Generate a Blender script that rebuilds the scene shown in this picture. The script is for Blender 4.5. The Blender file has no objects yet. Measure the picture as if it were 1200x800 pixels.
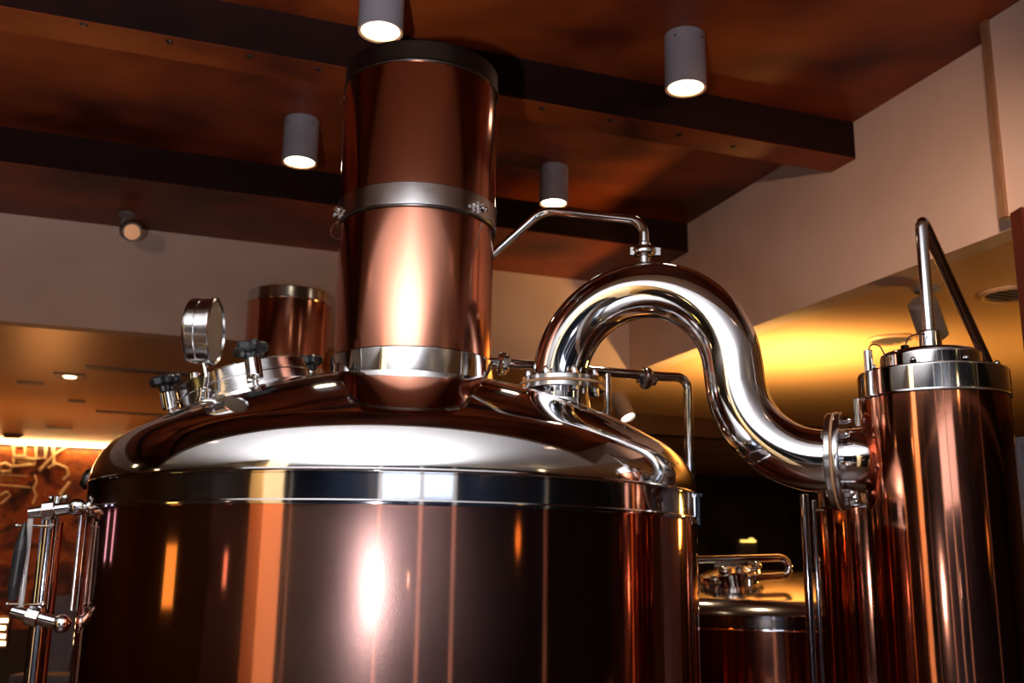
import bpy, math, random
from mathutils import Vector, Matrix
random.seed(7)
PI = math.pi
scn = bpy.context.scene
COL = scn.collection

# ---------------------------------------------------------------- camera
F_PX, PITCH, ROLL, EYE = 1173.0, 0.2191, 0.0129, 1.5
_rt, _up, FWD = Vector((1, 0, 0)), Vector((0, -math.sin(PITCH), math.cos(PITCH))), Vector((0, math.cos(PITCH), math.sin(PITCH)))
RT = math.cos(ROLL) * _rt + math.sin(ROLL) * _up
UP = -math.sin(ROLL) * _rt + math.cos(ROLL) * _up
cam_d = bpy.data.cameras.new('camera')
cam = bpy.data.objects.new('camera', cam_d)
COL.objects.link(cam)
cam.matrix_world = Matrix(((RT.x, UP.x, -FWD.x, 0), (RT.y, UP.y, -FWD.y, 0), (RT.z, UP.z, -FWD.z, EYE), (0, 0, 0, 1)))
cam_d.sensor_width = 36
cam_d.lens = F_PX / 1200 * 36
cam_d.clip_start = 0.05
cam_d.dof.use_dof = True
cam_d.dof.focus_distance = 2.35
cam_d.dof.aperture_fstop = 4.0
scn.camera = cam

# ---------------------------------------------------------------- world, exposure
w = bpy.data.worlds.new('world')
scn.world = w
w.use_nodes = True
w.node_tree.nodes['Background'].inputs[0].default_value = (0.02, 0.02, 0.03, 1)
w.node_tree.nodes['Background'].inputs[1].default_value = 0.3
scn.view_settings.view_transform = 'Standard'
scn.view_settings.look = 'None'
scn.view_settings.gamma = 1
scn.view_settings.use_curve_mapping = False
scn.view_settings.exposure = 0.0
scn.cycles.max_bounces = 8
scn.cycles.glossy_bounces = 6
scn.cycles.diffuse_bounces = 3
scn.cycles.sample_clamp_indirect = 6.0
scn.cycles.blur_glossy = 0.6

def light(name, kind, loc, energy, color, size=0.1, aim=None, angle=None, blend=0.3, parent=None):
    d = bpy.data.lights.new(name, kind)
    d.energy = energy
    d.color = color
    if kind == 'AREA':
        d.shape = 'DISK'
        d.size = size
    else:
        d.shadow_soft_size = size
    if kind == 'SPOT':
        d.spot_size = angle or 1.2
        d.spot_blend = blend
    o = bpy.data.objects.new(name, d)
    COL.objects.link(o)
    o.location = loc
    if aim is not None:
        o.rotation_euler = (Vector(aim) - Vector(loc)).to_track_quat('-Z', 'Y').to_euler()
    if parent:
        o.parent = parent
        o.matrix_parent_inverse = Matrix.Translation(parent.location).inverted()
    return o

# the photographer's flash: bounced off the plaster behind, with some direct spill
light('flash_bounce', 'SPOT', (-0.34, -0.08, 1.42), 700, (0.95, 0.95, 1.0), 0.03, aim=(-0.55, 0.15, 2.6), angle=2.25, blend=0.9)
light('flash_spill', 'POINT', (-0.34, -0.08, 1.40), 32, (0.92, 0.92, 1.0), 0.025)
# amber wall washer under the low ceiling, behind the pipework
light('amber_uplight', 'SPOT', (1.46, 5.10, 1.95), 150, (1.0, 0.54, 0.15), 0.06, aim=(1.50, 5.25, 2.6), angle=2.5, blend=0.9)
light('amber_room', 'POINT', (3.1, 4.6, 1.75), 40, (1.0, 0.50, 0.10), 0.15)
# added warm fill spots without fixtures, brightening the right and back bulkheads
light('right_wall_fill', 'SPOT', (0.9, 1.70, 2.60), 150, (1.0, 0.64, 0.44), 0.05, aim=(1.35, 4.2, 2.85), angle=1.15, blend=0.9)
light('back_wall_fill', 'SPOT', (-1.6, 1.70, 2.60), 36, (1.0, 0.66, 0.50), 0.05, aim=(-2.2, 4.6, 2.80), angle=1.3, blend=0.9)
light('left_bar_glow', 'POINT', (-3.6, 7.6, 1.5), 24, (1.0, 0.36, 0.09), 0.2)

# ---------------------------------------------------------------- placement helpers
TH = 0.3472
A = Vector((math.cos(TH), math.sin(TH), 0))      # along the beams
B = Vector((-math.sin(TH), math.cos(TH), 0))     # along the right bulkhead
def ab(a, b, z=0.0):
    return A * a + B * b + Vector((0, 0, z))
def ray(u, v):
    return FWD + RT * ((u - 600) / F_PX) - UP * ((v - 400) / F_PX)
E0 = Vector((0, 0, EYE))
def at_y(u, v, y):
    d = ray(u, v)
    return E0 + d * (y / d.y)
def at_z(u, v, z):
    d = ray(u, v)
    return E0 + d * ((z - EYE) / d.z)
def at_b(u, v, b):
    d = ray(u, v)
    return E0 + d * (b / d.dot(B))

# ---------------------------------------------------------------- materials
def new_mat(name):
    m = bpy.data.materials.new(name)
    m.use_nodes = True
    return m, m.node_tree.nodes, m.node_tree.links, m.node_tree.nodes['Principled BSDF']

def noise_mat(name, c1, c2, rough=0.5, metal=0.0, scale=8.0, bump=0.0, bscale=60.0, spec=0.5, rough2=None, detail=5.0, stretch=None, dist=0.0, lo=0.35, hi=0.65, coat=0.0):
    m, N, L, P = new_mat(name)
    tc = N.new('ShaderNodeTexCoord')
    mp = N.new('ShaderNodeMapping')
    if stretch:
        mp.inputs['Scale'].default_value = stretch
    L.new(tc.outputs['Object'], mp.inputs['Vector'])
    nz = N.new('ShaderNodeTexNoise')
    nz.inputs['Scale'].default_value = scale
    nz.inputs['Detail'].default_value = detail
    nz.inputs['Distortion'].default_value = dist
    L.new(mp.outputs[0], nz.inputs['Vector'])
    cr = N.new('ShaderNodeValToRGB')
    cr.color_ramp.elements[0].position = lo
    cr.color_ramp.elements[1].position = hi
    cr.color_ramp.elements[0].color = (*c1, 1)
    cr.color_ramp.elements[1].color = (*c2, 1)
    L.new(nz.outputs['Fac'], cr.inputs[0])
    L.new(cr.outputs[0], P.inputs['Base Color'])
    P.inputs['Metallic'].default_value = metal
    P.inputs['Roughness'].default_value = rough
    P.inputs['Specular IOR Level'].default_value = spec
    P.inputs['Coat Weight'].default_value = coat
    if rough2 is not None:
        mr = N.new('ShaderNodeMapRange')
        mr.inputs['To Min'].default_value = rough
        mr.inputs['To Max'].default_value = rough2
        L.new(nz.outputs['Fac'], mr.inputs['Value'])
        L.new(mr.outputs[0], P.inputs['Roughness'])
    if bump:
        n2 = N.new('ShaderNodeTexNoise')
        n2.inputs['Scale'].default_value = bscale
        n2.inputs['Detail'].default_value = 3
        L.new(mp.outputs[0], n2.inputs['Vector'])
        bp = N.new('ShaderNodeBump')
        bp.inputs['Strength'].default_value = bump
        bp.inputs['Distance'].default_value = 0.01
        L.new(n2.outputs['Fac'], bp.inputs['Height'])
        L.new(bp.outputs[0], P.inputs['Normal'])
    return m

def emit(name, color, strength):
    m, N, L, P = new_mat(name)
    P.inputs['Base Color'].default_value = (*color, 1)
    P.inputs['Emission Color'].default_value = (*color, 1)
    P.inputs['Emission Strength'].default_value = strength
    return m

def hazed():
    """mirror copper with flash haze painted on the front and fine swirl scratches"""
    m, N, L, P = new_mat('hazed_copper')
    tc = N.new('ShaderNodeTexCoord')
    n1 = N.new('ShaderNodeTexNoise'); n1.inputs['Scale'].default_value = 4.0; n1.inputs['Detail'].default_value = 1
    L.new(tc.outputs['Object'], n1.inputs['Vector'])
    P.inputs['Base Color'].default_value = (0.60, 0.205, 0.115, 1)
    P.inputs['Metallic'].default_value = 1
    P.inputs['Roughness'].default_value = .06
    # haze round the flash glint, put into a paler, rougher patch of fine swirls
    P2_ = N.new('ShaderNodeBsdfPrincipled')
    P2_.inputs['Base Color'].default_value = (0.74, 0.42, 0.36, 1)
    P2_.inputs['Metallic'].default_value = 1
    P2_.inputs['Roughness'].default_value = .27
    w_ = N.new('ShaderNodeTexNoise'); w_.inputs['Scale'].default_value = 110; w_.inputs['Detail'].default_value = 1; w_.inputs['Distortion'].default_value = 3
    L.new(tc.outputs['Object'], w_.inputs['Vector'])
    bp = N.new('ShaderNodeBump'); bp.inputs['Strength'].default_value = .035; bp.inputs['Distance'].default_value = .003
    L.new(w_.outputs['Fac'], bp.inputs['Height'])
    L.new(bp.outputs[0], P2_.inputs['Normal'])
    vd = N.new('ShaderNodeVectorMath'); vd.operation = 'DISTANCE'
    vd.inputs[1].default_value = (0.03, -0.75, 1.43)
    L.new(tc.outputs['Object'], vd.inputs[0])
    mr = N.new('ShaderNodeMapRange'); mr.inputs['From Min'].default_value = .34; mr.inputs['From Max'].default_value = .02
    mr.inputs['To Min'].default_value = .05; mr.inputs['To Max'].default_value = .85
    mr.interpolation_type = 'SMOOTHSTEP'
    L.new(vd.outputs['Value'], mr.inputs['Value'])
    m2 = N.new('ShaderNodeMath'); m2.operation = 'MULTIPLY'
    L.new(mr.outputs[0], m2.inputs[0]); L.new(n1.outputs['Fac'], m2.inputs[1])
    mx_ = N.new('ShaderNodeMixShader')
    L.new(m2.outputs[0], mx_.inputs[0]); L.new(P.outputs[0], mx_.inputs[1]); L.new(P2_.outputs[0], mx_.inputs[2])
    L.new(mx_.outputs[0], N['Material Output'].inputs['Surface'])
    return m
M = {}
M['copper'] = noise_mat('polished_copper', (0.60, 0.215, 0.12), (0.66, 0.25, 0.145), 0.07, 1.0, 3.0, bump=0.02, bscale=14, rough2=0.10)
M['copper_satin'] = noise_mat('satin_copper', (0.62, 0.24, 0.15), (0.68, 0.29, 0.19), 0.11, 1.0, 3.0, stretch=(1, 1, 0.2), rough2=0.17)
M['copper_dark'] = noise_mat('dark_copper', (0.42, 0.11, 0.05), (0.50, 0.15, 0.07), 0.22, 1.0, 3.0)
M['steel'] = noise_mat('polished_steel', (0.74, 0.73, 0.73), (0.80, 0.79, 0.79), 0.05, 1.0, 4.0, bump=0.012, bscale=9, rough2=0.08)
M['steel_band'] = noise_mat('band_steel', (0.66, 0.65, 0.65), (0.74, 0.73, 0.73), 0.12, 1.0, 30.0, stretch=(1, 1, 12), rough2=0.26)
M['steel_dark'] = noise_mat('dull_steel', (0.12, 0.11, 0.11), (0.17, 0.16, 0.155), 0.32, 1.0, 10.0)
M['black_plastic'] = noise_mat('black_plastic', (0.012, 0.012, 0.014), (0.02, 0.02, 0.022), 0.35, 0, 30)
M['gasket'] = noise_mat('gasket', (0.55, 0.30, 0.16), (0.62, 0.36, 0.2), 0.5, 0, 30)
M['dial'] = noise_mat('dial_face', (0.17, 0.145, 0.11), (0.21, 0.18, 0.14), 0.3, 0, 30)
M['glass_tube'] = noise_mat('sight_glass', (0.62, 0.62, 0.6), (0.7, 0.7, 0.66), 0.08, 0, 10)
M['plaster'] = noise_mat('plaster', (0.58, 0.43, 0.36), (0.64, 0.48, 0.41), 0.6, 0, 3.0, bump=0.08, bscale=30)
M['plaster_white'] = noise_mat('white_plaster', (0.80, 0.79, 0.78), (0.84, 0.83, 0.82), 0.6, 0, 3.0)
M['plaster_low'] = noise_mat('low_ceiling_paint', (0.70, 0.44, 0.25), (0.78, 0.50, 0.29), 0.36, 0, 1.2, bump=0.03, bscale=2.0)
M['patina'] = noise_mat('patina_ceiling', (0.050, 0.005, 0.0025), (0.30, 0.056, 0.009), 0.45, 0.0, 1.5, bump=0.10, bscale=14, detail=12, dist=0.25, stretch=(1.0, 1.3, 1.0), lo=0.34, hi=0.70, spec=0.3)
M['beam_shade'] = noise_mat('beam_face', (0.008, 0.0015, 0.001), (0.014, 0.0025, 0.0015), 0.8, 0, 4.0, spec=0.15)  # shade on the beam faces put into their base colour
M['wood_dark'] = noise_mat('dark_wood', (0.05, 0.018, 0.008), (0.09, 0.03, 0.013), 0.4, 0, 3, stretch=(1, 8, 1))
M['wood_red'] = noise_mat('red_brown_wood', (0.08, 0.013, 0.006), (0.11, 0.02, 0.008), 0.5, 0, 3, stretch=(6, 6, 1))
M['steel_low'] = noise_mat('hazy_steel', (0.36, 0.31, 0.27), (0.42, 0.36, 0.31), 0.16, 1.0, 3)
M['floor'] = noise_mat('floor_boards', (0.035, 0.016, 0.009), (0.07, 0.03, 0.016), 0.35, 0, 4, stretch=(1, 8, 1))
M['dark_wall'] = noise_mat('dark_wall', (0.020, 0.012, 0.008), (0.035, 0.02, 0.012), 0.6, 0, 2)
M['fixture'] = noise_mat('grey_fixture_paint', (0.20, 0.175, 0.20), (0.23, 0.20, 0.23), 0.4, 0, 10)
M['fixture_dark'] = noise_mat('dark_fixture_paint', (0.11, 0.10, 0.10), (0.14, 0.125, 0.125), 0.4, 0, 10)
M['trim_wood'] = noise_mat('trim_wood', (0.22, 0.11, 0.06), (0.28, 0.15, 0.08), 0.5, 0, 10, stretch=(8, 8, 1))
M['window_night'] = noise_mat('night_glass', (0.012, 0.018, 0.035), (0.02, 0.03, 0.055), 0.05, 0, 1)
M['mullion'] = noise_mat('white_mullion', (0.62, 0.59, 0.55), (0.68, 0.65, 0.61), 0.4, 0, 5)
M['grey_cloth'] = noise_mat('grey_cloth', (0.15, 0.12, 0.12), (0.19, 0.155, 0.155), 0.8, 0, 20)
M['lamp_on'] = emit('lit_lens', (1.0, 0.86, 0.62), 14)
M['lamp_warm'] = emit('warm_lens', (1.0, 0.72, 0.36), 9)
M['lamp_dim'] = emit('dim_lens', (1.0, 0.5, 0.25), 0.25)
M['led'] = emit('led_strip', (1.0, 0.62, 0.25), 34)
M['lit_yellow'] = emit('backlit_yellow', (1.0, 0.72, 0.16), 1.6)
M['lit_lilac'] = emit('lilac_tube', (0.75, 0.62, 1.0), 2.5)
M['lit_pink'] = emit('pink_lamp', (1.0, 0.6, 0.5), 1.6)
M['lit_green'] = emit('green_lamp', (0.2, 1.0, 0.05), 1.6)
M['lit_pane'] = emit('pale_window', (0.72, 0.82, 1.0), 1.1)
M['cream'] = noise_mat('cream_plaster', (0.80, 0.58, 0.30), (0.86, 0.64, 0.34), 0.6, 0, 3.0)
M['hazed_copper'] = hazed()
M['chalk'] = noise_mat('cream_paint', (0.85, 0.62, 0.36), (0.9, 0.7, 0.42), 0.7, 0, 10)

def mural_material():
    m, N, L, P = new_mat('mural_paint')
    tc = N.new('ShaderNodeTexCoord')
    n1 = N.new('ShaderNodeTexNoise')
    n1.inputs['Scale'].default_value = 3.2
    n1.inputs['Detail'].default_value = 5
    n1.inputs['Distortion'].default_value = 1.2
    L.new(tc.outputs['Object'], n1.inputs['Vector'])
    cr = N.new('ShaderNodeValToRGB')
    e = cr.color_ramp.elements
    e[0].position, e[0].color = 0.36, (0.05, 0.012, 0.01, 1)
    e[1].position, e[1].color = 0.74, (0.70, 0.42, 0.08, 1)
    for p, c in ((0.45, (0.22, 0.05, 0.02, 1)), (0.53, (0.50, 0.15, 0.03, 1)), (0.60, (0.42, 0.07, 0.03, 1)), (0.66, (0.62, 0.30, 0.06, 1))):
        k = e.new(p)
        k.color = c
    L.new(n1.outputs['Fac'], cr.inputs[0])
    L.new(cr.outputs[0], P.inputs['Base Color'])
    P.inputs['Roughness'].default_value = 0.6
    return m
M['mural'] = mural_material()

# ---------------------------------------------------------------- mesh helpers
def frame(axis):
    z = Vector(axis).normalized()
    x = Vector((1, 0, 0)) if abs(z.x) < 0.9 else Vector((0, 1, 0))
    x = (x - z * x.dot(z)).normalized()
    return x, z.cross(x), z

def support(prof):
    """extra rings next to creases so that long flat bands keep their own normals"""
    P = [Vector(p) for p in prof]
    out = []
    for i in range(len(P) - 1):
        p, q = P[i], P[i + 1]
        d = q - p
        out.append(p)
        if d.length > .012:
            u = d.normalized()
            e = min(.0012, d.length * .1)
            if i > 0 and (p - P[i - 1]).length > 1e-6 and (p - P[i - 1]).angle(d) > .09:
                out.append(p + u * e)
            if i < len(P) - 2 and (P[i + 2] - q).length > 1e-6 and (P[i + 2] - q).angle(d) > .09:
                out.append(q - u * e)
    out.append(P[-1])
    return [(p.x, p.y) for p in out]

class MB:
    def __init__(self):
        self.v, self.f = [], []
    def add(self, vs, fs):
        n = len(self.v)
        self.v += [Vector(p) for p in vs]
        self.f += [tuple(i + n for i in q) for q in fs]
        return self
    def lathe(self, prof, o=(0, 0, 0), axis=(0, 0, 1), n=64, radial=None):
        o = Vector(o)
        x, y, z = frame(axis)
        vs, fs, rings = [], [], []
        prof = support(prof)
        for r, h in prof:
            if abs(r) < 1e-6:
                rings.append([len(vs)])
                vs.append(o + z * h)
            else:
                rings.append(list(range(len(vs), len(vs) + n)))
                for k in range(n):
                    t = 2 * PI * k / n
                    q = r * (radial(t) if radial else 1)
                    vs.append(o + x * (q * math.cos(t)) + y * (q * math.sin(t)) + z * h)
        for a, b in zip(rings, rings[1:]):
            for k in range(n):
                k2 = (k + 1) % n
                if len(a) == 1 and len(b) == 1:
                    continue
                if len(a) == 1:
                    fs.append((a[0], b[k2], b[k]))
                elif len(b) == 1:
                    fs.append((a[k], a[k2], b[0]))
                else:
                    fs.append((a[k], a[k2], b[k2], b[k]))
        return self.add(vs, fs)
    def cyl(self, p, q, r, n=32, bev=0.0):
        p, q = Vector(p), Vector(q)
        h = (q - p).length
        if bev:
            prof = [(0, 0), (r - bev, 0), (r, bev), (r, h - bev), (r - bev, h), (0, h)]
        else:
            prof = [(0, 0), (r, 0), (r, h), (0, h)]
        return self.lathe(prof, p, q - p, n)
    def box(self, c, ax, ay, az):
        c, ax, ay, az = map(Vector, (c, ax, ay, az))
        vs = [c + ax * i + ay * j + az * k for i in (-1, 1) for j in (-1, 1) for k in (-1, 1)]
        return self.add(vs, [(0, 1, 3, 2), (4, 6, 7, 5), (0, 4, 5, 1), (2, 3, 7, 6), (0, 2, 6, 4), (1, 5, 7, 3)])
    def abox(self, a0, a1, b0, b1, z0, z1):
        return self.box(ab((a0 + a1) / 2, (b0 + b1) / 2, (z0 + z1) / 2), A * ((a1 - a0) / 2), B * ((b1 - b0) / 2), (0, 0, (z1 - z0) / 2))
    def sphere(self, c, r, n=32, m=16):
        return self.lathe([(r * math.sin(PI * k / m), -r * math.cos(PI * k / m)) for k in range(m + 1)], c, (0, 0, 1), n)
    def torus(self, c, axis, R, r, n=64, m=12):
        prof = [(R + r * math.cos(2 * PI * k / m), r * math.sin(2 * PI * k / m)) for k in range(m + 1)]
        return self.lathe(prof, c, axis, n)
    def tube(self, pts, r, n=24, caps=True):
        pts = [Vector(p) for p in pts]
        T = []
        for i in range(len(pts)):
            a = pts[max(i - 1, 0)]
            b = pts[min(i + 1, len(pts) - 1)]
            T.append((b - a).normalized())
        x, y, _ = frame(T[0])
        vs, fs = [], []
        for i, p in enumerate(pts):
            if i:
                x = (x - T[i] * x.dot(T[i])).normalized()
                y = T[i].cross(x)
            rr = r[i] if isinstance(r, (list, tuple)) else r
            for k in range(n):
                t = 2 * PI * k / n
                vs.append(p + x * (rr * math.cos(t)) + y * (rr * math.sin(t)))
        for i in range(len(pts) - 1):
            for k in range(n):
                k2 = (k + 1) % n
                fs.append((i * n + k, i * n + k2, (i + 1) * n + k2, (i + 1) * n + k))
        if caps:
            fs.append(tuple(range(n - 1, -1, -1)))
            fs.append(tuple((len(pts) - 1) * n + k for k in range(n)))
        return self.add(vs, fs)
    def build(self, name, m, parent=None, flat=False):
        me = bpy.data.meshes.new(name)
        off = parent_world(parent) if parent else Vector()
        me.from_pydata([tuple(p - off) for p in self.v], [], self.f)
        me.materials.append(m)
        if not flat:
            me.polygons.foreach_set('use_smooth', [True] * len(me.polygons))
            me.set_sharp_from_angle(angle=0.6)
        me.update()
        o = bpy.data.objects.new(name, me)
        COL.objects.link(o)
        if parent:
            o.parent = parent
        return o

def parent_world(o):
    p = Vector(o.location)
    while o.parent:
        o = o.parent
        p += Vector(o.location)
    return p

def bend(corners, rad, seg=10):
    """polyline with each inner corner rounded"""
    P = [Vector(p) for p in corners]
    rs = rad if isinstance(rad, (list, tuple)) else [rad] * (len(P) - 2)
    out = [P[0]]
    for i in range(1, len(P) - 1):
        d1 = (P[i - 1] - P[i]).normalized()
        d2 = (P[i + 1] - P[i]).normalized()
        ang = d1.angle(d2)
        if ang > PI - .01:
            out.append(P[i])
            continue
        t = rs[i - 1] / math.tan(ang / 2)
        t = min(t, 0.48 * (P[i - 1] - P[i]).length, 0.48 * (P[i + 1] - P[i]).length)
        rr = t * math.tan(ang / 2)
        c = P[i] + (d1 + d2).normalized() * (rr / math.sin(ang / 2))
        s, e = P[i] + d1 * t - c, P[i] + d2 * t - c
        tot = s.angle(e)
        for k in range(seg + 1):
            f = k / seg
            out.append(c + (s * math.sin((1 - f) * tot) + e * math.sin(f * tot)) / math.sin(tot))
    out.append(P[-1])
    return out

def tag(o, label=None, cat=None, group=None, kind=None):
    if label: o['label'] = label
    if cat: o['category'] = cat
    if group: o['group'] = group
    if kind: o['kind'] = kind
    return o
def empty(name, loc, label, cat, group=None):
    o = bpy.data.objects.new(name, None)
    COL.objects.link(o)
    o.location = loc
    o.empty_display_size = 0.05
    return tag(o, label, cat, group)
def copy_tree(o, parent=None):
    c = o.copy()
    COL.objects.link(c)
    c.parent = parent
    for ch in o.children:
        copy_tree(ch, c)
    return c
def struct(name, mb, m):
    return tag(mb.build(name, m, None, flat=True), kind='structure')

def hex_nut(mb, p, axis, r, h, dome=True):
    """acorn nut standing on p"""
    x, y, z = frame(axis)
    p = Vector(p)
    mb.lathe([(0, 0), (r, 0), (r, h * 0.5), (r * 0.85, h * 0.56), (0, h * 0.56)], p, axis, 6)
    if dome:
        q = p + z * h * 0.5
        mb.lathe([(r * 0.8, 0), (r * 0.78, h * 0.2), (r * 0.6, h * 0.4), (r * 0.3, h * 0.5), (0, h * 0.53)], q, axis, 14)
    return mb

# ================================================================ THE SETTING
ZC, ZB, ZL = 3.30, 3.138, 2.605
A_R, B_K = 2.62, 5.20            # planes of the right and of the back bulkhead
A_L, B_N, A_E, B_F = -5.6, -1.15, 7.6, 10.75
struct('floor', MB().abox(A_L - .1, A_E + .1, B_N - .1, B_F + .1, -0.1, 0), M['floor'])
struct('ceiling', MB().abox(A_L, A_R + .1, B_N, B_K + .1, ZC, ZC + .1), M['patina'])
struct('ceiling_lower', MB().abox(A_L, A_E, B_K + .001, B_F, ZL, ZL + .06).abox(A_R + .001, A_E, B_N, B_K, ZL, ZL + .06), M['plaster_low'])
struct('wall_back', MB().abox(A_L, A_R + .1, B_K, B_K + .1, ZL - .001, ZC), M['plaster'])
struct('wall_right', MB().abox(A_R, A_R + .1, B_N, B_K, ZL - .001, ZC), M['plaster'])
struct('wall_left', MB().abox(A_L - .1, A_L, B_N, B_F, 0, ZC), M['wood_dark'])
struct('wall_far', MB().abox(A_L, A_E, B_F, B_F + .1, 0, ZL), M['dark_wall'])
struct('wall_east', MB().abox(A_E, A_E + .1, B_N, B_F, 0, ZL), M['dark_wall'])
# glazed front behind the photographer: white plaster above night-dark glass
# the ceiling drops again over the photographer, in white plaster
def prism(poly, z0, z1):
    n = len(poly)
    vs = [(p[0], p[1], z0) for p in poly] + [(p[0], p[1], z1) for p in poly]
    return MB().add(vs, [tuple(range(n - 1, -1, -1)), tuple(range(n, 2 * n))] + [(k, (k + 1) % n, n + (k + 1) % n, n + k) for k in range(n)])
def xy(a, b):
    q = ab(a, b)
    return (q.x, q.y)
def on_a(a, y):
    return ((a - y * A.y) / A.x, y)
struct('ceiling_front', prism([xy(A_L, B_N), xy(A_R, B_N), on_a(A_R, 1.80), on_a(A_L, 1.80)], ZL + .02, ZC - .001), M['plaster_white'])
struct('wall_near', MB().abox(A_L, A_E, B_N - .1, B_N, 2.62, ZC).abox(A_L, A_E, B_N - .1, B_N, 0, 0.5), M['plaster_white'])
win = struct('window_1', MB().abox(A_L, A_E, B_N - .07, B_N - .05, 0.5, 2.62), M['window_night'])
for k, a in enumerate((-3.6, -0.75, 0.1, 0.75, 3.0)):
    MB().abox(a - .035, a + .035, B_N - .05, B_N + .02, 0.5, 2.62).build('mullion', M['mullion'], win, True)
MB().abox(A_L, A_E, B_N - .05, B_N + .02, 2.27, 2.31).build('transom', M['mullion'], win, True)
MB().abox(-0.71, 0.06, B_N - .05, B_N - .04, 1.80, 2.25).build('pane', M['lit_pane'], win, True)
MB().abox(0.14, 0.71, B_N - .05, B_N - .04, 1.80, 2.25).build('pane', M['lit_pane'], win, True)
# beams across the ceiling: faces coloured near-black for shade, patinated soffits carrying screws
def beam(name, b0, b1, a1, screws):
    f = struct(name, MB().abox(A_L, a1, b0, b1, ZB + .004, ZC), M['beam_shade'])
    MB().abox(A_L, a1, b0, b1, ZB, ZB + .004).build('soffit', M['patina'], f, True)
    for a, b in screws:
        MB().lathe([(0, -.005), (.009, -.005), (.013, -.001), (.013, 0.0)], ab(a, b, ZB), (0, 0, 1), 12).build('screw', M['steel_dark'], f)
def sc(pts):
    r = []
    for u, v in pts:
        p = at_z(u, v, ZB)
        r.append((p.dot(A), p.dot(B)))
    return r
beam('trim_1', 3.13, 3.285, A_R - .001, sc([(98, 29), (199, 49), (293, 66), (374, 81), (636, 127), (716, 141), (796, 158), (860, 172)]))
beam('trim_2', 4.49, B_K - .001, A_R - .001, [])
# pilaster at the right of the frame with a wooden edge strip
p3 = at_z(1150, 40, ZC)
b3 = (at_y(1172, 200, 2.9).dot(B))
dd = ray(1168, 200)
t3 = (A_R - .10) / dd.dot(A)
b3 = t3 * dd.dot(B)
tr = struct('trim_3', MB().abox(A_R - .10, A_R - .002, B_N, b3, ZL, ZC - .002), M['plaster'])
MB().abox(A_R - .112, A_R - .10, b3 - .03, b3, ZL, ZC - .002).build('edge_strip', M['trim_wood'], tr, True)
# header of the dark opening behind the second kettle
struct('trim_4', MB().abox(0.1, A_E, 6.60, 6.75, 2.46, ZL), M['wood_dark'])

# ================================================================ COPPER KETTLE
TX, TY, TR = -0.2775, 2.60, 0.7486
def dome_profile(r_out, z0, crown_R, kn, top):
    """torispherical lid, from the straight rim up to the pole (radius, height)"""
    zc = top - crown_R
    xk = r_out - kn
    zk = zc + math.sqrt((crown_R - kn) ** 2 - xk ** 2)
    a0 = math.atan2(zk - zc, xk)
    out = [(r_out, z0)]
    for k in range(17):
        t = a0 * k / 16
        out.append((xk + kn * math.cos(t), zk + kn * math.sin(t)))
    for k in range(1, 41):
        t = a0 + (PI / 2 - a0) * k / 40
        out.append((max(crown_R * math.cos(t), 0), zc + crown_R * math.sin(t)))
    out[-1] = (0, top)
    return out
DTOP, DR = 1.975, 1.32
def dome_z(x, y):
    r2 = (x - TX) ** 2 + (y - TY) ** 2
    return DTOP - DR + math.sqrt(DR * DR - r2)
DC = Vector((TX, TY, DTOP - DR))

def kettle(label, group):
    root = empty('brew_kettle', (TX, TY, 0), label, 'kettle', group)
    o = (TX, TY, 0)
    MB().lathe([(0, 0.12), (TR - .05, 0.12), (TR - .004, 0.16), (TR - .004, 1.609)], o, n=160).build('shell', M['hazed_copper'], root)
    MB().lathe([(TR - .004, 1.604), (TR + .0035, 1.604), (TR + .004, 1.607), (TR + .004, 1.611), (TR, 1.614), (TR, 1.666), (TR + .002, 1.669), (TR, 1.672)], o, n=160).build('rim_band', M['steel'], root)
    MB().lathe(dome_profile(TR, 1.672 - .008, DR, .150, DTOP), o, n=160).build('dome_lid', M['steel'], root)
    for k in range(4):
        t = PI / 4 + k * PI / 2
        x, y = TX + .55 * math.cos(t), TY + .55 * math.sin(t)
        MB().cyl((x, y, 0), (x, y, .2), .04).build('leg', M['steel'], root)
    return root
K = kettle('large copper brewing kettle with mirror-polished steel dome in the foreground', 'copper brewing kettles')
# hinge strap on the rim at the right, catch knob at the left
t = math.radians(-16)
cx, cy = TX + (TR + .005) * math.cos(t), TY + (TR + .005) * math.sin(t)
n_ = Vector((math.cos(t), math.sin(t), 0)); t_ = Vector((-n_.y, n_.x, 0))
MB().box((cx, cy, 1.632), n_ * .003, t_ * .014, (0, 0, .036)).box((cx, cy, 1.665), n_ * .009, t_ * .014, (0, 0, .004)).build('rim_clip', M['steel'], K)
kb = at_y(99, 560, 2.62)
MB().lathe([(0, 0), (.012, 0), (.010, .012), (.024, .022), (.029, .034), (.024, .046), (0, .052)], kb + Vector((.045, 0.0, -.014)), (-1, -.1, .35), 28).build('catch_knob', M['steel_dark'], K)

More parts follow.
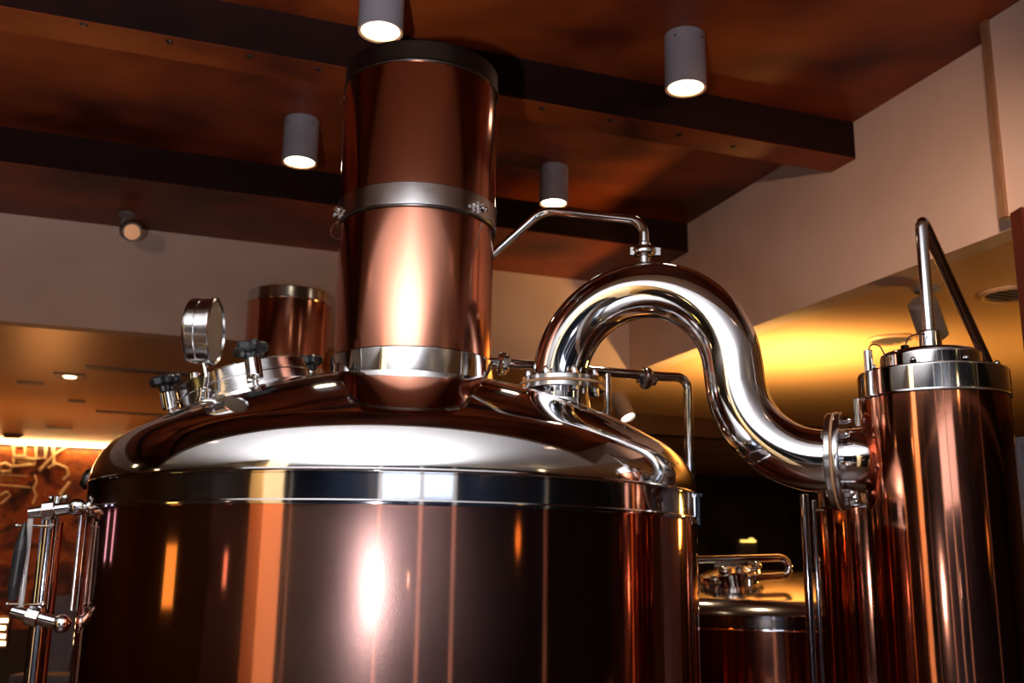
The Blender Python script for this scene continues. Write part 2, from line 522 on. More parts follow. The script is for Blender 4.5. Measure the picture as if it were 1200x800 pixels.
# manhole with star knobs
mc = Vector((-0.682, 2.56, 0)); mc.z = dome_z(mc.x, mc.y)
mn = (mc - DC).normalized()
mo = mc - mn * .03
MH = MB().lathe([(.160, 0), (.182, .010), (.182, .028), (.166, .032), (.166, .056), (.170, .058), (.170, .061), (.166, .063), (.166, .086), (.160, .091), (.06, .097), (0, .098)], mo, mn, 96).build('manhole', M['steel_band'], K)
def star_knob(base, axis, parent, blen=.05, s=1.0):
    axis = Vector(axis).normalized()
    base = Vector(base)
    b = MB().lathe([(0, -.03), (.006, -.03), (.006, .004), (.017 * s, .006), (.019 * s, .009), (.019 * s, blen), (.016 * s, blen + .004), (0, blen + .004)], base, axis, 28).build('clamp_barrel', M['steel'], parent)
    MB().lathe([(.012, blen + .002), (.016, blen + .006), (.017, blen + .016), (.028 * s, blen + .018), (.035 * s, blen + .023), (.036 * s, blen + .036), (.031 * s, blen + .042), (.012, blen + .045), (0, blen + .045)], base, axis, 60,
               radial=lambda q: 1 + .13 * math.cos(6 * q)).build('star_knob', M['black_plastic'], b)
mx, my, _ = frame(mn)
pa = at_y(300, 448, 2.375); pb = at_y(200, 482, 2.47); pc = at_y(364, 441, 2.66)
star_knob(pa + mn * .004, at_y(293, 402, 2.40) - pa, MH, .055, 1.08)
star_knob(pb, at_y(194, 448, 2.46) - pb, MH, .048)
star_knob(pc, at_y(363, 424, 2.66) - pc, MH, .012, .9)
pd = at_y(230, 462, 2.44)
MB().lathe([(0, 0), (.013, 0), (.0145, .003), (.0145, .052), (.012, .056), (0, .056)], pd, (-.12, 0, 1), 28).build('vent_stub', M['steel'], MH)

# thermometer on a bent stem
gb = Vector((-.735, 2.36, 0)); gb.z = dome_z(gb.x, gb.y)
gc = at_y(238, 388, 2.36)
gax = Vector((.992, .02, -.02)).normalized()
G = MB().lathe([(0, -.032), (.070, -.032), (.077, -.028), (.079, -.022), (.079, -.004), (.077, -.002), (.079, 0), (.079, .022), (.083, .024), (.083, .031), (.077, .033), (.074, .026), (0, .026)], gc, gax, 72).build('thermometer', M['steel_band'], K)
MB().lathe([(0, .0265), (.073, .0265), (.073, .028), (0, .028)], gc, gax, 48).build('dial_face', M['dial'], G)
MB().tube(bend([gb - Vector((0, 0, .01)), gb + Vector((.004, 0, .06)), gc + gax * .008 - Vector((0, 0, .078))], .03), .0075, 16).build('stem', M['steel'], G)
MB().lathe([(0, -.01), (.018, -.01), (.018, .006), (.014, .008), (.014, .022), (.017, .024), (.017, .030), (.010, .034), (0, .034)], gb, (0, 0, 1), 24).build('stem_nut', M['steel'], G)

# neck on the dome for the swan pipe
SD = Vector((.896, -.445, 0)).normalized()
S0 = Vector((.134, 2.600, 0))
RP = .0725
nz = dome_z(S0.x, S0.y)
MB().lathe([(RP + .012, nz - .045), (RP + .002, nz - .004), (RP, nz + .01), (RP, 1.950)], (S0.x, S0.y, 0), n=64).build('neck', M['steel'], K)
def flange(mb_dummy, o, axis, parent, r=.112, name='flange', only=None, th=.0145, hole=RP):
    """one flange plate"""
    return MB().lathe([(hole, 0), (r - .002, 0), (r, .002), (r, th - .002), (r - .002, th), (hole, th)], o, axis, 72).build(name, M['steel_band'], parent)
flange(None, (S0.x, S0.y, 1.944), (0, 0, 1), K)

# ================================================================ VAPOUR COLUMN
CX, CY, CR = -0.2627, 2.60, 0.2113
def vapour_column(label, group):
    root = empty('vapour_column', (CX, CY, 1.96), label, 'column', group)
    o = (CX, CY, 0)
    MB().lathe([(CR + .010, 1.940), (CR + .004, 1.950), (CR + .003, 1.955), (CR + .003, 2.016), (CR + .001, 2.019), (CR - .002, 2.019)], o, n=120).build('base_band', M['steel'], root)
    MB().lathe([(CR - .003, 1.96), (CR - .003, 2.40)], o, n=120).build('lower_shell', M['copper_satin'], root)
    MB().lathe([(CR - .003, 2.384), (CR + .003, 2.384), (CR + .005, 2.386), (CR + .005, 2.441), (CR + .003, 2.443), (CR - .001, 2.443)], o, n=120).build('clamp_band', M['steel_band'], root)
    MB().torus((CX, CY, 2.382), (0, 0, 1), CR + .001, .004, 120, 8).build('seal_ring', M['steel_dark'], root)
    MB().lathe([(CR + .001, 2.44), (CR + .001, 2.782)], o, n=120).build('upper_shell', M['copper_satin'], root)
    MB().lathe([(CR + .001, 2.778), (CR + .004, 2.778), (CR + .005, 2.781), (CR + .004, 2.784), (CR + .003, 2.786), (CR + .003, 2.836), (CR + .001, 2.839), (CR - .012, 2.839), (CR - .016, 2.82), (0, 2.82)], o, n=120).build('cap_ring', M['steel_dark'], root)
    return root
V = vapour_column('tall copper column clamped upright on the foreground kettle dome', 'copper vapour columns')
# clamp screws at both sides of the band, loops of the seal
for u, v, side in ((397, 241, -1), (574, 247, 1)):
    az = math.radians(180 + 22) if side < 0 else math.radians(-38)
    q = Vector((CX + (CR + .005) * math.cos(az), CY + (CR + .005) * math.sin(az), 2.405))
    rad = Vector((math.cos(az), math.sin(az), 0)); tan = Vector((-rad.y, rad.x, 0))
    mb = MB()
    mb.box(q + rad * .005 + tan * .010, rad * .008, tan * .0018, (0, 0, .012)).box(q + rad * .005 - tan * .010, rad * .008, tan * .0018, (0, 0, .012))
    mb.cyl(q + rad * .007 - tan * .022, q + rad * .007 + tan * .022, .003, 10)
    mb.sphere(q + rad * .007 + tan * .023, .0065, 12, 8).sphere(q + rad * .007 - tan * .023, .0065, 12, 8)
    mb.build('clamp_screw', M['steel'], V)
for z, ang, s in ((2.365, 195, .05), (2.745, 190, .03)):
    az = math.radians(ang)
    q = Vector((CX + (CR + .004) * math.cos(az), CY + (CR + .004) * math.sin(az), z))
    MB().torus(q + Vector((.006, 0, 0)), (.3, .95, 0), s * .5, .0016, 32, 6).build('wire_loop', M['steel'], V)

# ================================================================ SWAN NECK
SW = empty('swan_neck_pipe', (S0.x, S0.y, 1.96), 'thick polished steel swan neck pipe arching from kettle dome to right copper cylinder', 'pipe')
def sp(s, z):
    return Vector((S0.x + SD.x * s, S0.y + SD.y * s, z))
path = [sp(-.006, 1.95), sp(-.008, 1.958)]
c1, r1 = (.2225, 1.965), .2315
N1 = 60
th1 = math.radians(6)
for k in range(1, N1 + 1):
    t = PI - (PI - th1) * k / N1
    path.append(sp(c1[0] + r1 * math.cos(t), c1[1] + r1 * math.sin(t)))
ps, pz = c1[0] + r1 * math.cos(th1), c1[1] + r1 * math.sin(th1)
d1 = (math.sin(th1), -math.cos(th1))
ln = (pz - 1.930) / -d1[1]
for k in range(1, 12):
    path.append(sp(ps + d1[0] * ln * k / 12, pz + d1[1] * ln * k / 12))
ps, pz = ps + d1[0] * ln, pz + d1[1] * ln
a1 = PI / 2 - th1                                   # downward angle at the start of the second bend
r2 = .212
for k in range(0, 41):
    t = a1 * (1 - k / 40)
    path.append(sp(ps + r2 * (math.sin(a1) - math.sin(t)), pz - r2 * (math.cos(t) - math.cos(a1))))
send = ps + r2 * math.sin(a1)
zend = path[-1].z
path.append(sp(.690, zend))
MB().tube(path, RP, 96, caps=False).build('bent_tube', M['steel'], SW)
MB().lathe([(RP, 0), (.110, 0), (.112, .002), (.112, .0125), (.110, .0145), (RP, .0145)], (S0.x, S0.y, 1.9625), (0, 0, 1), 72).build('flange', M['steel_band'], SW)
MB().lathe([(RP, 0), (.1135, 0), (.1145, .002), (.1135, .0045), (RP, .0045)], (S0.x, S0.y, 1.9582), (0, 0, 1), 72).build('gasket', M['gasket'], SW)
for k in range(8):
    t = 2 * PI * (k + .5) / 8 - .12
    q = Vector((S0.x + .094 * math.cos(t), S0.y + .094 * math.sin(t), 1.977))
    hex_nut(MB(), q, (0, 0, 1), .009, .022).build('bolt', M['steel'], SW)
    hex_nut(MB(), q - Vector((0, 0, .033)), (0, 0, -1), .009, .014, False).build('nut', M['steel'], SW)
fs = .672
FB = sp(fs, zend)
MB().lathe([(RP, 0), (.108, 0), (.110, .002), (.110, .0125), (.108, .0145), (RP, .0145)], FB, SD, 72).build('flange', M['steel_band'], SW)
MB().lathe([(RP, 0), (.1115, 0), (.1125, .002), (.1115, .004), (RP, .004)], FB + SD * .0145, SD, 72).build('gasket', M['gasket'], SW)
side = Vector((0, 0, 1)).cross(SD)
for k in range(8):
    t = 2 * PI * k / 8 + .2
    q = FB + side * (.092 * math.cos(t)) + Vector((0, 0, .092 * math.sin(t)))
    hex_nut(MB(), q + SD * .034, SD, .009, .022).build('bolt', M['steel'], SW)
    hex_nut(MB(), q, -SD, .009, .012, False).build('nut', M['steel'], SW)
# outlet on the crown
cr_s = .232
top = sp(cr_s, c1[1] + math.sqrt(r1 ** 2 - (cr_s - c1[0]) ** 2) + RP)
MB().lathe([(.020, -.012), (.014, -.002), (.0135, .0), (.0135, .030)], top, (0, 0, 1), 28).build('outlet_stub', M['steel'], SW)

def clamp(o, axis, parent, s=1.0):
    """hygienic clamp ring with its wing bolt"""
    mb = MB().lathe([(.014 * s, -.012 * s), (.021 * s, -.011 * s), (.027 * s, -.006 * s), (.028 * s, 0), (.027 * s, .006 * s), (.023 * s, .011 * s), (.014 * s, .012 * s)], o, axis, 36)
    x, y, z = frame(axis)
    mb.box(Vector(o) + x * (.030 * s), x * (.007 * s), y * (.006 * s), z * (.009 * s))
    mb.box(Vector(o) - x * (.029 * s), x * (.004 * s), y * (.006 * s), z * (.009 * s))
    return mb.build('clamp_ring', M['steel'], parent)

# thin arched pipe from the column to the crown of the swan neck
q0 = at_y(566, 309, 2.66)
SPP = empty('arched_pipe', (top.x, top.y, top.z + .03), 'thin steel pipe bent over from tall column to crown of swan neck', 'pipe')
endp = top + Vector((0, 0, .03))
cn2 = Vector((endp.x, endp.y, 0)); 
c2 = at_y(744, 259, endp.y); c2.x = endp.x
MB().tube(bend([q0, at_y(636, 246, 2.63), Vector((endp.x, endp.y, c2.z)), endp], [.07, .045], 12), .0125, 24).build('tube', M['steel'], SPP)
MB().lathe([(.0125, 0), (.017, .004), (.017, .012), (.0125, .016)], endp + Vector((0, 0, .012)), (0, 0, 1), 28).build('ferrule', M['steel'], SPP)
clamp(endp + Vector((0, 0, .001)), (0, 0, 1), SPP, 1.12)

# straight branch pipe behind the swan neck
P2 = at_y(583, 425, 2.68)
BR = empty('branch_pipe', P2, 'thin steel pipe running behind swan neck from column foot to a downturned elbow', 'pipe')
def on2(u, v):
    return at_b(u, v, P2.dot(B))
e0 = P2 - A * .06
e1, e2, e3 = on2(779, 446), on2(806, 445), on2(808, 560)
e1 = P2 + A * (e1 - P2).dot(A); e2v = P2 + A * (e2 - P2).dot(A)
MB().tube(bend([e0, P2 + A * .03, e1, e2v + Vector((0, 0, .004)), Vector((e2v.x, e2v.y, 0.0))], [.02, .03, .035], 10), .0135, 24).build('tube', M['steel'], BR)
clamp(on2(589, 426), A, BR, 1.15)
clamp(on2(757, 443), A, BR, 1.15)
dp = on2(711, 439)
MB().tube([Vector((dp.x, dp.y, P2.z)), Vector((dp.x, dp.y, dome_z(dp.x, dp.y) - .01))], .0125, 20).build('drop_leg', M['steel'], BR)
el = Vector((e2v.x, e2v.y, e2v.z))
MB().lathe([(.0135, -.01), (.017, -.008), (.017, -.002), (.0135, 0)], on2(768, 445), A, 24).build('ferrule', M['steel'], BR)

# ================================================================ RIGHT COPPER CYLINDER (CONDENSER)
RX, RY, RR = .939, 2.20, .159
RC = empty('condenser_cylinder', (RX, RY, 0), 'slim dark copper condenser cylinder with steel cap at right of frame', 'condenser')
o = (RX, RY, 0)
MB().lathe([(0, .5), (RR - .004, .5), (RR - .004, 1.875)], o, n=112).build('shell', M['copper'], RC)
MB().lathe([(RR - .004, 1.868), (RR - .001, 1.866), (RR + .001, 1.868), (RR, 1.871), (RR, 1.924), (RR - .002, 1.927), (RR - .05, 1.928)], o, n=112).build('cap_band', M['steel'], RC)
MB().lathe([(.108, 1.926), (.108, 1.962), (.106, 1.968), (.10, 1.973), (.05, 1.982), (.02, 1.984), (0, 1.984)], o, n=96).build('cap_lid', M['steel'], RC)
for k in range(3):
    t = 2 * PI * k / 3 + .4
    MB().cyl((RX + .12 * math.cos(t), RY + .12 * math.sin(t), 0), (RX + .12 * math.cos(t), RY + .12 * math.sin(t), .52), .02).build('leg', M['steel'], RC)
for k in range(8):
    t = 2 * PI * k / 8 + math.radians(-90 + 8)
    q = (RX + .137 * math.cos(t), RY + .137 * math.sin(t), 1.9275)
    hex_nut(MB(), q, (0, 0, 1), .008, .016).build('bolt', M['steel'], RC)
# stub that takes the swan neck
MB().lathe([(RP, .0185), (.110, .0185), (.111, .021), (.111, .030), (.109, .033), (RP, .033)], FB, SD, 72).build('flange', M['steel_band'], RC)
pts, rads = [], []
L0, L1 = .033, .898 - fs - .112
for k in range(13):
    f = k / 12
    pts.append(FB + SD * (L0 + (L1 - L0) * f))
    rads.append(RP + .016 * max(0, (f - .25) / .75) ** 2)
MB().tube(pts, rads, 72, caps=False).build('side_stub', M['steel'], RC)
# sensor stub with its black cable
s1 = Vector((.795, 2.185, 1.925))
MB().cyl(s1, s1 + Vector((0, 0, .052)), .0095, 20, .001).build('sensor_tube', M['steel'], RC)
s3 = at_y(1006, 500, 2.19)
MB().cyl(s3, Vector((s3.x, s3.y, 1.868)), .0075, 16, .001).build('sensor_tube', M['steel'], RC)
MB().tube(bend([s1 + Vector((0, 0, .048)), s1 + Vector((.008, 0, .068)), s1 + Vector((.028, 0, .062)), s1 + Vector((.048, .01, .03))], .012), .0016, 8).build('cable', M['black_plastic'], RC)
s2 = Vector((RX - .066, RY - .03, 1.978))
hex_nut(MB(), s2, (0, 0, 1), .010, .014, False).build('cable_nut', M['steel'], RC)
MB().tube(bend([s2 + Vector((0, 0, .004)), s2 + Vector((.008, 0, .026)), s2 + Vector((.028, 0, .034)), Vector((RX - .02, RY - .03, 2.012))], .012), .0016, 8).build('cable', M['black_plastic'], RC)
# inverted V pipe on the lid
IV = empty('vent_pipe', (RX, RY, 1.984), 'steel pipe rising from condenser lid and bending sharply away over it', 'pipe')
ap = at_y(1078, 252, 2.2)
leg_end = at_y(1163, 437, 2.62)
MB().tube(bend([Vector((RX + .004, RY, 1.985)), Vector((RX + .004, RY, ap.z)), leg_end, leg_end - Vector((0, 0, 1.5))], [.020, .05], 12), .0135, 28).build('tube', M['steel'], IV)
MB().lathe([(.014, 1.984), (.024, 1.986), (.0245, 1.989), (.0245, 2.022), (.022, 2.026), (.0142, 2.028)], (RX + .004, RY, 0), n=36).build('collar', M['steel'], IV)

# ================================================================ SIGHT GLASS ASSEMBLY AT THE LEFT
YL = 2.36
SG = empty('sight_glass', at_y(46, 740, YL), 'steel sight glass standpipe with ball-ended arms beside kettle at left edge', 'pipework')
pt = at_y(60, 600, YL); pt2 = Vector((pt.x, pt.y, 1.0))
MB().tube([pt + Vector((0, 0, -.01)), pt2], .0195, 28).build('standpipe', M['steel'], SG)
for (u0, v0), (u1, v1), nm in (((34, 601), (90, 594), 0), ((14, 716), (72, 731), 1)):
    a_, b_ = at_y(u0, v0, YL - .08), at_y(u1, v1, YL - .06)
    arm = MB().tube([a_, a_.lerp(b_, .5), b_], [.0125, .015, .0135], 20).build('arm', M['steel'], SG)
    MB().sphere(b_, .0205, 28, 16).build('ball_joint', M['steel'], arm)
    m_ = a_.lerp(b_, .42)
    MB().lathe([(.012, -.016), (.021, -.012), (.021, .012), (.012, .016)], m_, (b_ - a_), 8).build('hex_coupling', M['steel'], arm)
m_ = at_y(66, 590, YL - .01)
MB().cyl(m_, m_ + Vector((0, 0, .016)), .012, 20).sphere(m_ + Vector((.018, 0, .014)), .009, 16, 10).sphere(m_ + Vector((-.012, 0, .012)), .008, 16, 10).build('vent_fitting', M['steel'], SG)
bt, bb = at_y(96, 600, YL + .02), at_y(84, 715, YL + .02)
MB().tube([bt, Vector((bt.x, bt.y, bb.z))], .006, 16).build('tie_rod', M['steel_band'], SG)
gt, gb2 = at_y(36, 608, YL - .02), at_y(26, 714, YL - .02)
MB().tube([gt, Vector((gt.x, gt.y, gb2.z))], .0065, 16).build('glass_tube', M['glass_tube'], SG)
for v in (616, 708):
    q = at_y(36 if v < 650 else 28, v, YL - .02); q.x = gt.x
    MB().cyl(q - Vector((.03, 0, 0)), q + Vector((.05, 0, 0)), .0035, 12).sphere(q + Vector((.05, 0, 0)), .007, 14, 8).sphere(q - Vector((.03, 0, 0)), .006, 14, 8).build('glass_holder', M['steel'], SG)
vh = at_y(22, 655, YL - .05)
MB().lathe([(0, -.09), (.008, -.09), (.013, -.06), (.014, .02), (.010, .05), (.004, .08), (0, .085)], vh, (.05, 0, 1), 24).build('valve_handle', M['black_plastic'], SG)
st = at_y(66, 700, YL + .05)
MB().tube([Vector((st.x - .01, st.y, 1.585)), Vector((st.x - .01, st.y, 1.0))], .008, 16).build('drain_tube', M['copper_dark'], SG)

# ================================================================ SECOND KETTLE AND COLUMN BEHIND
K2 = kettle('second copper kettle mostly hidden behind the foreground kettle', 'copper brewing kettles')
dx, dy = at_y(337.5, 395, 5.0).x - CX, 2.40
K2.location = (TX + dx, TY + dy, 0)
V2 = vapour_column('distant copper column with brass-looking top ring seen left of tall column', 'copper vapour columns')
V2.location = (CX + dx, CY + dy, 1.96)
for o_ in list(V2.children):
    if o_.name.startswith('cap_ring'):
        o_.data.materials[0] = M['steel_band']

# ================================================================ LOW TANK AT LOWER RIGHT
lc = at_y(905, 700, 4.3)
LZ = at_y(880, 738, 4.3 - .72).z
LT = empty('mash_tank', (lc.x, lc.y, 0), 'low copper tank with shiny dome behind kettle at lower right', 'tank')
o = (lc.x, lc.y, 0)
MB().lathe([(0, .1), (.72, .1), (.72, LZ - .005)], o, n=96).build('shell', M['copper'], LT)
MB().lathe([(.72, LZ - .008), (.725, LZ - .005), (.724, LZ), (.724, LZ + .045)], o, n=96).build('rim_band', M['steel'], LT)
LD = dome_profile(.724, LZ + .035, 2.2, .10, LZ + .035 + .165)
MB().lathe(LD, o, n=96).build('dome_lid', M['steel_low'], LT)
for k in range(3):
    t = 2 * PI * k / 3
    MB().cyl((o[0] + .5 * math.cos(t), o[1] + .5 * math.sin(t), 0), (o[0] + .5 * math.cos(t), o[1] + .5 * math.sin(t), .15), .04).build('leg', M['steel'], LT)
hc = at_y(858, 684, 3.95)
MB().lathe([(0, -.05), (.11, -.05), (.11, .03), (.125, .034), (.125, .05), (.11, .056), (0, .075)], hc, (-.2, -.1, 1), 40).build('manhole', M['steel'], LT)
for (u, v), r in (((838, 680), .022), ((850, 670), .026), ((866, 664), .02), ((878, 672), .026), ((886, 662), .02), ((872, 690), .02)):
    q = at_y(u, v, 3.86)
    MB().cyl(q - Vector((0, 0, .05)), q, r * .5, 14).sphere(q, r, 16, 10).build('clamp_knob', M['steel'], LT)
MB().tube([at_y(836, 661, 3.82), at_y(876, 660, 3.82)], .010, 12).build('hinge_bar', M['steel'], LT)
hy = 3.80
MB().tube(bend([at_y(812, 656, hy), at_y(922, 653, hy), at_y(927, 674, hy), at_y(884, 677, hy)], [.05, .03], 8), .0135, 16).build('lift_handle', M['steel'], LT)

# ================================================================ TWIN RISERS AND SECOND CONDENSER
RS = empty('riser_pipes', at_y(945, 700, 3.0), 'pair of upright thin steel pipes between low tank and condenser', 'pipe')
for u, r, zt in ((942, .0125, 579), (953, .0065, 586)):
    q = at_y(u, zt, 3.0)
    MB().cyl((q.x, q.y, 0.0), q, r, 20, .002).build('riser', M['steel'], RS)
q = at_y(953, 598, 3.0)
MB().cyl(q, q + Vector((.03, .0, 0)), .005, 12).build('bracket', M['steel'], RS)
q = at_y(1016, 590, 3.2)
C2 = empty('condenser_cylinder', (q.x, q.y, 0), 'dark red copper cylinder half hidden behind the right condenser', 'condenser')
o = (q.x, q.y, 0)
zt = at_y(985, 592, 3.05).z
MB().lathe([(0, .3), (RR, .3), (RR, zt)], o, n=72).build('shell', M['copper'], C2)
MB().lathe([(RR, zt - .005), (RR + .003, zt), (RR + .003, zt + .055), (RR - .04, zt + .06), (.05, zt + .08), (0, zt + .08)], o, n=72).build('cap_band', M['steel'], C2)
for k in range(3):
    t = 2 * PI * k / 3
    MB().cyl((o[0] + .1 * math.cos(t), o[1] + .1 * math.sin(t), 0), (o[0] + .1 * math.cos(t), o[1] + .1 * math.sin(t), .32), .02).build('leg', M['steel'], C2)

# ================================================================ CEILING SPOTLIGHTS
def ceiling_spot(u, v, r, h, label):
    p = at_z(u, v, ZC)
    root = empty('ceiling_spotlight', (p.x, p.y, ZC), label, 'spotlight', 'cylindrical spotlights on the patinated ceiling')
    zb = ZC - h
    MB().lathe([(0, ZC), (r * .97, ZC), (r, ZC - .004), (r, zb + .004), (r * .985, zb)], (p.x, p.y, 0), n=48).build('housing', M['fixture'], root)
    MB().lathe([(r * .985, zb), (r * .86, zb + .002), (r * .82, zb + .012)], (p.x, p.y, 0), n=48).build('trim_ring', M['gasket'], root)
    MB().lathe([(r * .84, zb + .008), (r * .5, zb + .004), (0, zb + .002)], (p.x, p.y, 0), n=40).build('lens', M['lamp_on'], root)
    for t in (-2.2, -.75):
        MB().cyl((p.x + r * math.cos(t) * .98, p.y + r * math.sin(t) * .98, ZC - .03), (p.x + r * math.cos(t) * 1.02, p.y + r * math.sin(t) * 1.02, ZC - .03), .004, 8).build('set_screw', M['black_plastic'], root)
    light('spot_beam', 'SPOT', (p.x, p.y, zb - .01), 26, (1.0, 0.80, 0.55), .05, aim=(p.x, p.y, 0), angle=1.25, blend=.6, parent=root)
    return root
ceiling_spot(449, -30, .070, .200, 'lit grey cylinder spotlight just above tall copper column, top cropped')
ceiling_spot(802, 42, .0705, .200, 'lit grey cylinder spotlight above swan neck, rightmost under ceiling')
ceiling_spot(354, 141, .072, .190, 'lit grey cylinder spotlight left of the tall copper column')
ceiling_spot(649, 196, .067, .180, 'lit grey cylinder spotlight beside dark beam, right above thin arched pipe')

def track_spot(base, head, aim, r, L, label, mat, lens, light_e=0):
    base, head = Vector(base), Vector(head)
    root = empty('track_spotlight', base, label, 'spotlight')
    MB().lathe([(0, 0), (r * .9, 0), (r * .9, -.012), (r * .3, -.03), (0, -.03)], base, (0, 0, 1), 28).build('mount', mat, root)
    ax = (Vector(aim) - head).normalized()
    MB().tube(bend([base - Vector((0, 0, .02)), base - Vector((0, 0, .02)) + Vector((-r * .7, 0, -.04)), head], .03), r * .18, 12).build('arm', mat, root)
    x, y, z = frame(ax)
    MB().lathe([(0, -L / 2), (r * .75, -L / 2), (r * .98, -L / 2 + .012), (r, -L / 2 + .02), (r, L / 2), (r * .85, L / 2), (r * .8, L / 2 - .015)], head, ax, 36).build('housing', mat, root)
    MB().lathe([(r * .82, L / 2 - .016), (r * .5, L / 2 - .013), (0, L / 2 - .011)], head, ax, 28).build('lens', lens, root)
    if light_e:
        light('spot_beam', 'SPOT', head + ax * (L / 2 + .01), light_e, (1, .6, .25), .03, aim=aim, angle=1.2, parent=root)
    return root
tb = at_z(149, 250, ZB)
hd = at_y(153, 271, tb.y - .05)
track_spot(tb, hd, hd + Vector((.30, -.55, -.22)), .046, .15, 'small dark swivel spotlight hanging from beam above left wall', M['fixture_dark'], M['lamp_dim'])
tb = at_z(1087, 338, ZL)
hd = at_y(1087, 373, tb.y + .0)
track_spot(tb, hd, hd + Vector((.28, .3, -.5)), .058, .17, 'grey swivel spotlight under amber ceiling behind the vent pipe', M['fixture_dark'], M['lamp_dim'])
tb = at_z(723, 462, ZL)
hd = at_y(729, 476, tb.y - .03)
track_spot(tb, hd, hd + Vector((.22, -.2, -.5)), .055, .19, 'lit swivel spotlight on amber ceiling above the kettle shoulder', M['fixture'], M['lamp_on'], 25)

# recessed rings in the low ceiling, downlight, slots
for u, v, r, lab in ((1046, 397, .125, 'round recessed ceiling grille left of the vent pipe'), (1184, 343, .125, 'round recessed ceiling grille at the right edge')):
    p = at_z(u, v, ZL)
    g = empty('ceiling_grille', p, lab, 'grille', 'round recessed grilles in the amber ceiling')
    MB().lathe([(r * .78, -.001), (r * .8, -.012), (r * .9, -.016), (r, -.008), (r, -.0005)], p, (0, 0, 1), 48).build('ring', M['plaster_low'], g)
    MB().lathe([(0, -.002), (r * .79, -.002)], p, (0, 0, 1), 40).build('grille_disc', M['fixture_dark'], g)
    for k in range(5):
        w_ = r * .7 * math.cos((k - 2) * .42)
        MB().box(p + B * ((k - 2) * r * .28) - Vector((0, 0, .006)), A * w_, B * .004, (0, 0, .003)).build('slat', M['fixture'], g, True)
p = at_z(82, 440, ZL)
dl = empty('recessed_downlight', p, 'small lit square downlight in low ceiling at left', 'downlight')
MB().box(p - Vector((0, 0, .004)), A * .09, B * .09, (0, 0, .004)).build('frame', M['fixture_dark'], dl, True)
MB().lathe([(0, -.012), (.035, -.012), (.04, -.008)], p, (0, 0, 1), 24).build('lens', M['lamp_warm'], dl)
for i, (u0, v0, u1, v1, lab) in enumerate(((100, 429, 330, 447, 'long dark slot in the low ceiling beside the kettle thermometer'), (20, 447, 52, 450, 'short dark slot nearest the left edge of the low ceiling'), (80, 469, 100, 470, 'tiny dark slot in low ceiling below the square downlight'), (112, 480, 190, 487, 'dark slot in low ceiling just above kettle shoulder'), (55, 500, 85, 502, 'thin dark slot in low ceiling right above the lit mural'))):
    q0_, q1_ = at_z(u0, v0, ZL), at_z(u1, v1, ZL)
    m_ = (q0_ + q1_) / 2
    ha = (q1_ - q0_).dot(A) / 2
    s_ = empty('slot_diffuser', m_, lab, 'air slot', 'linear slots in the low ceiling')
    MB().box(m_ - Vector((0, 0, .003)), A * abs(ha), B * .05, (0, 0, .003)).build('slot', M['fixture_dark'], s_, True)
p = at_z(15, 509, ZL)
tag(MB().lathe([(0, -.03), (.06, -.03), (.09, -.008), (.1, -.001)], p, (0, 0, 1), 24).build('smoke_detector', M['fixture_dark']), 'small round dark detector on ceiling above the mural', 'detector')

# ================================================================ MURAL WALL AND THINGS FAR BEHIND
BM = B_F - .03
def onm(u, v, e=0.0):
    return at_b(u, v, BM - e)
m0, m1 = onm(-60, 515), onm(150, 515)
ML = empty('wall_mural', ab((m0.dot(A) + m1.dot(A)) / 2, BM, 0.85), 'orange painted bar mural with cream chalk-like lettering, at far left', 'mural')
MB().abox(m0.dot(A), m1.dot(A), BM - .005, BM + .02, 0.85, 2.54).build('panel', M['mural'], ML, True)
def stroke(pts, wd=.022, name='lettering'):
    wd *= .62
    q = [onm(u, v, .015) for u, v in pts]
    MB().tube(q, wd, 6).build(name, M['chalk'], ML)
stroke([(16, 522), (29, 522), (29, 534), (16, 534), (16, 522)], .03)
stroke([(16, 536), (16, 546), (40, 544), (42, 539), (30, 537), (16, 536)], .03)
stroke([(20, 541), (36, 541)], .02)
stroke([(42, 519), (42, 537), (53, 537), (54, 519)], .022)
stroke([(62, 519), (63, 546)], .028)
stroke([(46, 552), (62, 534), (80, 522)], .022)
stroke([(0, 545), (6, 543), (13, 547), (12, 552), (4, 553), (-2, 551), (0, 545)], .03)
stroke([(0, 580), (8, 576), (12, 580), (4, 588), (0, 590)], .02)
stroke([(0, 568), (36, 571)], .014, 'line')
stroke([(0, 556), (32, 558)], .014, 'line')
stroke([(40, 556), (43, 564), (39, 572), (42, 580), (38, 590)], .02, 'rope')
stroke([(70, 580), (82, 564)], .03, 'line')
stroke([(56, 548), (66, 543), (78, 548), (80, 556), (74, 562)], .022, 'figure')
LS = tag(MB().abox(m0.dot(A), m1.dot(A), BM - .06, BM - .03, 2.575, 2.60).build('led_strip', M['led'], None, True), 'glowing warm strip light along top of the far left mural', 'strip light')
lm = (m0 + m1) / 2
sg = empty('lit_sign', onm(0, 740), 'small glowing white sign low at the far left edge', 'sign')
q = at_y(0, 740, 5.2); sg.location = q
MB().box(q, (.045, 0, 0), (0, .01, 0), (0, 0, .075)).build('backing', M['wood_dark'], sg, True)
for dz, hw in ((.055, .038), (.02, .03), (-.02, .034), (-.055, .038)):
    MB().box(q + Vector((0, -.013, dz)), (hw, 0, 0), (0, .004, 0), (0, 0, .009)).build('bar', M['lamp_warm'], sg, True)
MB().cyl(q - Vector((0, 0, .07)), Vector((q.x, q.y, 0)), .015).cyl((q.x, q.y, 0), (q.x, q.y, .02), .15).build('stand', M['wood_dark'], sg)
